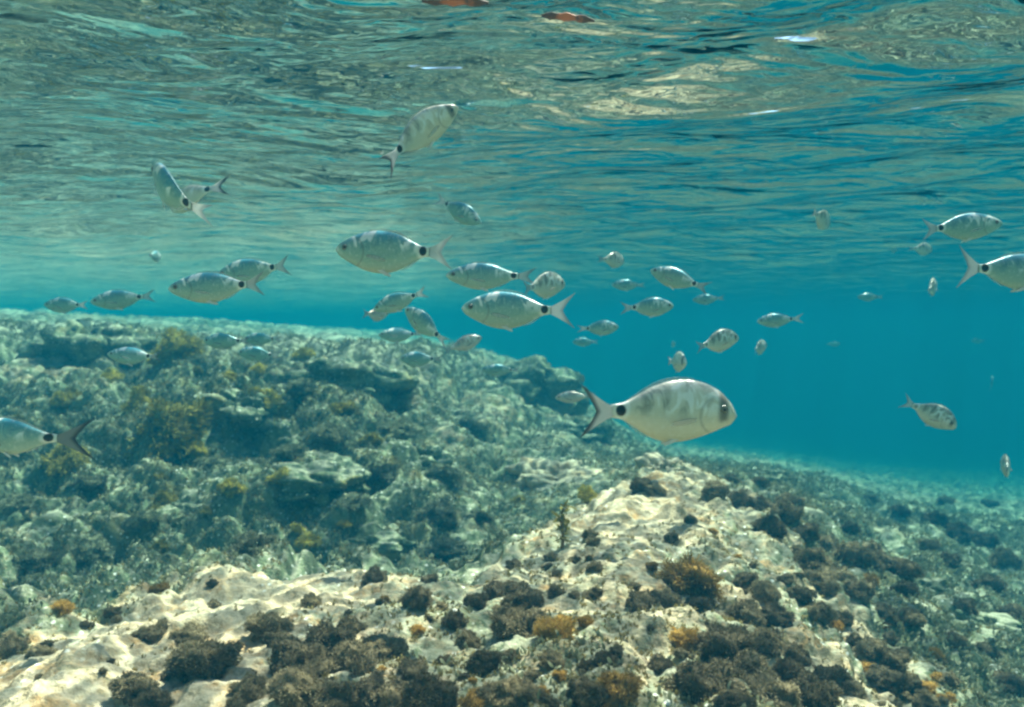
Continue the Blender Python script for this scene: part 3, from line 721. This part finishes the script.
def fish(px, py, full_px, yaw, pitch, roll, kind, label, group, bend=0.0, spread=1.0, L=0.20, depth=None, hs=1.0):
    d = depth if depth else F * L / full_px
    e_ = bpy.data.objects.new('fish', None); e_.empty_display_size = .05; C.objects.link(e_); e_.location = at(px, py, d)
    Mx = Matrix.Rotation(math.radians(yaw), 4, 'Z') @ Matrix.Rotation(math.radians(-pitch), 4, 'Y') @ Matrix.Rotation(math.radians(roll), 4, 'X')
    e_.rotation_euler = Mx.to_euler(); e_.scale = (L, L * 1.05, L * hs)
    tag(e_, label, 'fish', group); eye = None
    small = full_px < 22
    for n, me, lab in fish_parts(kind, bend, spread):
        if small and n in ('pupil', 'pelvic_fin', 'pectoral_fin', 'eye'): continue
        o = obj(n, me, None, eye if n == 'pupil' else e_)
        if n == 'eye': eye = o
    return e_
NEAR, FAR = 'silver fish swimming close by', 'small hazy fish of the school farther off'
FISH = [
 # px, py, full length px, yaw (0 right, 180 left; + turns away from the camera for right-facing), pitch, roll, kind, label, group, bend, spread
 (662, 412, 162, 4, -2, 0, 'bream', 'large pale bream facing right with black tail spot, nearest of all the fish', NEAR, 0.0, 1.0),
 (418, 132, 104, 12, 33, 25, 'white', 'white backed fish near the surface, swimming up to the right with its tail hanging', NEAR, -0.55, .7),
 (168, 190, 116, 128, 32, -8, 'saddle', 'green backed fish tilting upward at upper left, larger of the pair there', NEAR, -0.3, .6),
 (190, 196, 82, 140, -16, 10, 'white', 'pale fish with a bright tail overlapping the green backed one at upper left', NEAR, -.3, .8),
 (392, 252, 122, 177, 2, 0, 'saddle', 'mottled silver fish facing left, above the middle of the left crowd', NEAR, 0.25, .8),
 (459, 211, 62, -30, -28, 0, 'saddle', 'pale green fish diving right, just above a left facing mottled fish', NEAR, 0, .7),
 (489, 276, 92, 180, 0, 0, 'saddle', 'grey fish facing left between the mottled fish and the bright white backed one', NEAR, -.1, .7),
 (543, 286, 66, 42, 6, 0, 'banded', 'translucent grey fish turned partly away behind the tail of a grey fish', NEAR, 0, .8),
 (514, 310, 112, 180, 1, 0, 'saddle', 'bright white backed fish facing left in mid view, with a black tail spot', NEAR, .35, .9),
 (217, 287, 104, 180, -3, 0, 'saddle', 'teal backed fish facing left in front of another, over the reef crest', NEAR, .3, .8),
 (253, 271, 78, 180, -8, 0, 'saddle', 'blue backed fish partly hidden behind the teal backed fish', NEAR, .2, .8),
 (122, 299, 66, 184, -6, 0, 'saddle', 'blue fish facing left above the reef at the left', NEAR, .1, .7),
 (66, 305, 46, 182, 0, 0, 'saddle', 'faint blue green fish behind the blue fish at the far left', FAR, 0, .6),
 (155, 256, 34, 92, 0, 0, 'saddle', 'thin fish seen from behind above the blue fish at the left', FAR, 0, .5),
 (399, 301, 60, 168, -18, 0, 'saddle', 'small blue fish facing left, topmost of the knot of fish left of centre', FAR, 0, .7),
 (425, 325, 64, 150, 34, 0, 'saddle', 'slanting grey green fish below the small blue fish left of centre', FAR, 0, .5),
 (376, 314, 46, 66, 0, 10, 'pink', 'brownish fish seen end on at the left of the knot of fish', FAR, 0, .7),
 (400, 335, 46, 180, 0, 20, 'saddle', 'flat pale teal fish at the bottom of the knot of fish', FAR, 0, .4),
 (463, 344, 44, 18, 18, 0, 'pink', 'small pinkish fish below the bright white backed fish', FAR, 0, .6),
 (420, 359, 44, 180, 0, 10, 'saddle', 'flat teal fish low over the reef right of its crest', FAR, 0, .5),
 (134, 356, 58, 178, 3, 15, 'saddle', 'teal fish gliding over the reef left of the crest weed', FAR, 0, .5),
 (225, 341, 46, 182, 0, 0, 'saddle', 'teal fish just right of the weed bush on the reef crest', FAR, 0, .5),
 (258, 354, 42, 190, 5, 0, 'saddle', 'blue and white fish lower right of the crest weed', FAR, 0, .6),
 (262, 339, 40, 176, 0, 0, 'saddle', 'faint teal fish directly above the blue and white one by the crest', FAR, 0, .5),
 (14, 437, 122, 152, 2, 0, 'darktail', 'teal fish with a dark tail leaving at the left edge over the reef', NEAR, -.45, 1.1),
 (613, 260, 44, 52, 0, 0, 'banded', 'small grey fish seen end on above the open water, left of the blue backed one', FAR, 0, .6),
 (678, 279, 64, 155, 18, 10, 'saddle', 'blue backed fish facing up to the left over the open water', FAR, 0, .7),
 (649, 307, 54, 6, 2, 0, 'saddle', 'grey green fish facing right below the blue backed one', FAR, 0, .7),
 (708, 299, 32, 170, -4, 0, 'saddle', 'small cyan fish facing left at the lower right of the blue backed one', FAR, 0, .6),
 (628, 285, 34, 176, 0, 0, 'saddle', 'very faint teal fish between two grey fish in the middle distance', FAR, 0, .5),
 (717, 342, 56, 22, 10, 0, 'banded', 'round striped fish facing right above the large bream', FAR, 0, .7),
 (778, 320, 46, 184, -4, 0, 'saddle', 'pale cyan fish facing left over the blue water right of the striped fish', FAR, 0, .7),
 (759, 348, 38, 50, 8, 0, 'banded', 'small striped fish seen nearly end on, right of the round striped one', FAR, 0, .7),
 (677, 362, 46, -78, 0, 0, 'bream', 'cream fish coming head on, just above the back of the large bream', FAR, 0, .6),
 (673, 344, 22, 80, 0, 0, 'saddle', 'tiny pale fish over the head of the cream one', FAR, 0, .6),
 (821, 219, 50, 52, -12, 12, 'banded', 'lone grey fish seen end on near the surface at the right', FAR, 0, .7),
 (961, 227, 92, 4, 5, 0, 'saddle', 'silver fish facing right, upper of the pair at the right edge', NEAR, -.2, .8),
 (1013, 271, 122, 2, -3, 0, 'saddle', 'silver fish cut by the right edge, lower of the pair, with black tail spot', NEAR, -.15, 1.1),
 (893, 249, 24, 50, 0, 0, 'saddle', 'tiny bright fish left of the pair at the right edge', FAR, 0, .6),
 (922, 249, 34, 30, 0, 0, 'banded', 'ghostly fish just under the tail of the upper right pair', FAR, 0, .6),
 (932, 288, 42, 55, 10, 0, 'banded', 'ghostly end on fish left of the lower fish of the right pair', FAR, 0, .6),
 (870, 297, 26, 180, 0, 0, 'saddle', 'tiny faint cyan fish in the open blue below the ghostly ones', FAR, 0, .6),
 (833, 344, 15, 0, 0, 0, 'saddle', 'tiny speck of a fish in the deep blue, right of the pale cyan one', FAR, 0, .6),
 (978, 341, 14, 180, 0, 0, 'saddle', 'tiniest speck of a fish in the deep blue near the right edge', FAR, 0, .6),
 (992, 383, 17, 60, 60, 0, 'saddle', 'tiny upright fish in the deep blue above the right hand floor', FAR, 0, .6),
 (1007, 467, 52, 70, 0, 0, 'banded', 'pale fish seen end on at the right edge, low over the sea floor', FAR, 0, .9),
 (931, 414, 56, -42, -26, 0, 'banded', 'grey fish diving right with a forked tail, alone low in the open blue', FAR, 0, .9),
 (574, 397, 40, 178, -3, 0, 'pink', 'faint brown fish behind the tail of the large bream', FAR, 0, .6),
 (599, 328, 42, 0, 2, 0, 'saddle', 'faint slender fish between the bright white backed fish and the open water', FAR, 0, .5),
 (500, 370, 40, 180, 0, 0, 'saddle', 'faint teal fish in front of the far boulder', FAR, 0, .5),
 (585, 342, 26, 180, 0, 0, 'saddle', 'smallest faint fish under the slender one left of the open water', FAR, 0, .5),
]
for f_ in FISH:
    q_ = random.Random(int(f_[0] * 7 + f_[1]))
    fish(*f_[:9], bend=f_[9] + (0 if f_[9] else round(q_.uniform(-1.4, 1.4)) * .15), spread=f_[10], L=(.20 if f_[8] == NEAR else .155), hs=1.0 if f_[2] > 150 else q_.uniform(.92, 1.12))

# ------------------------------------------------------------------ scraps floating at the surface
def leaf(px, py, ln, label, yaw):
    v = ray(px, py); k = (-0.02 - CAM_Z) / v.z; p = Vector((0, 0, CAM_Z)) + v * k
    n, m = 12, 5; g = np.zeros((n, m, 3))
    for i in range(n):
        t = i / (n - 1); w_ = .20 * (1 + .5 * math.sin(t * 13) * math.sin(t * 7)) * math.sin(math.pi * (t * .94 + .03)) ** .8
        for j in range(m): s = j / (m - 1) * 2 - 1; g[i, j] = (t - .5, s * w_ * .5, .025 * math.sin(t * 3) + .03 * s * s)
    A = g.reshape(-1, 3); B = A - [0, 0, .012]; V = np.concatenate([A, B]); I = np.arange(n * m).reshape(n, m); K = n * m
    f0 = np.stack([I[:-1, :-1].ravel(), I[1:, :-1].ravel(), I[1:, 1:].ravel(), I[:-1, 1:].ravel()], 1)
    loop = np.concatenate([I[0, :], I[1:, -1], I[-1, -2::-1], I[-2:0:-1, 0]]); l2_ = np.roll(loop, -1)
    o = obj('floating_leaf', mesh_np('leaf', V, np.concatenate([f0, f0[:, ::-1] + K, np.stack([loop, l2_, l2_ + K, loop + K], 1)])), M['leaf'])
    o.location = p; o.scale = (ln, ln, ln); o.rotation_euler = (-.55, .05, yaw); tag(o, label, 'leaf', 'red scraps floating at the surface')
leaf(568, 19, 0.085, 'orange red scrap floating at the surface at the top middle', .15)
leaf(455, 3, 0.10, 'reddish brown scrap at the surface cut by the top edge', -.05)
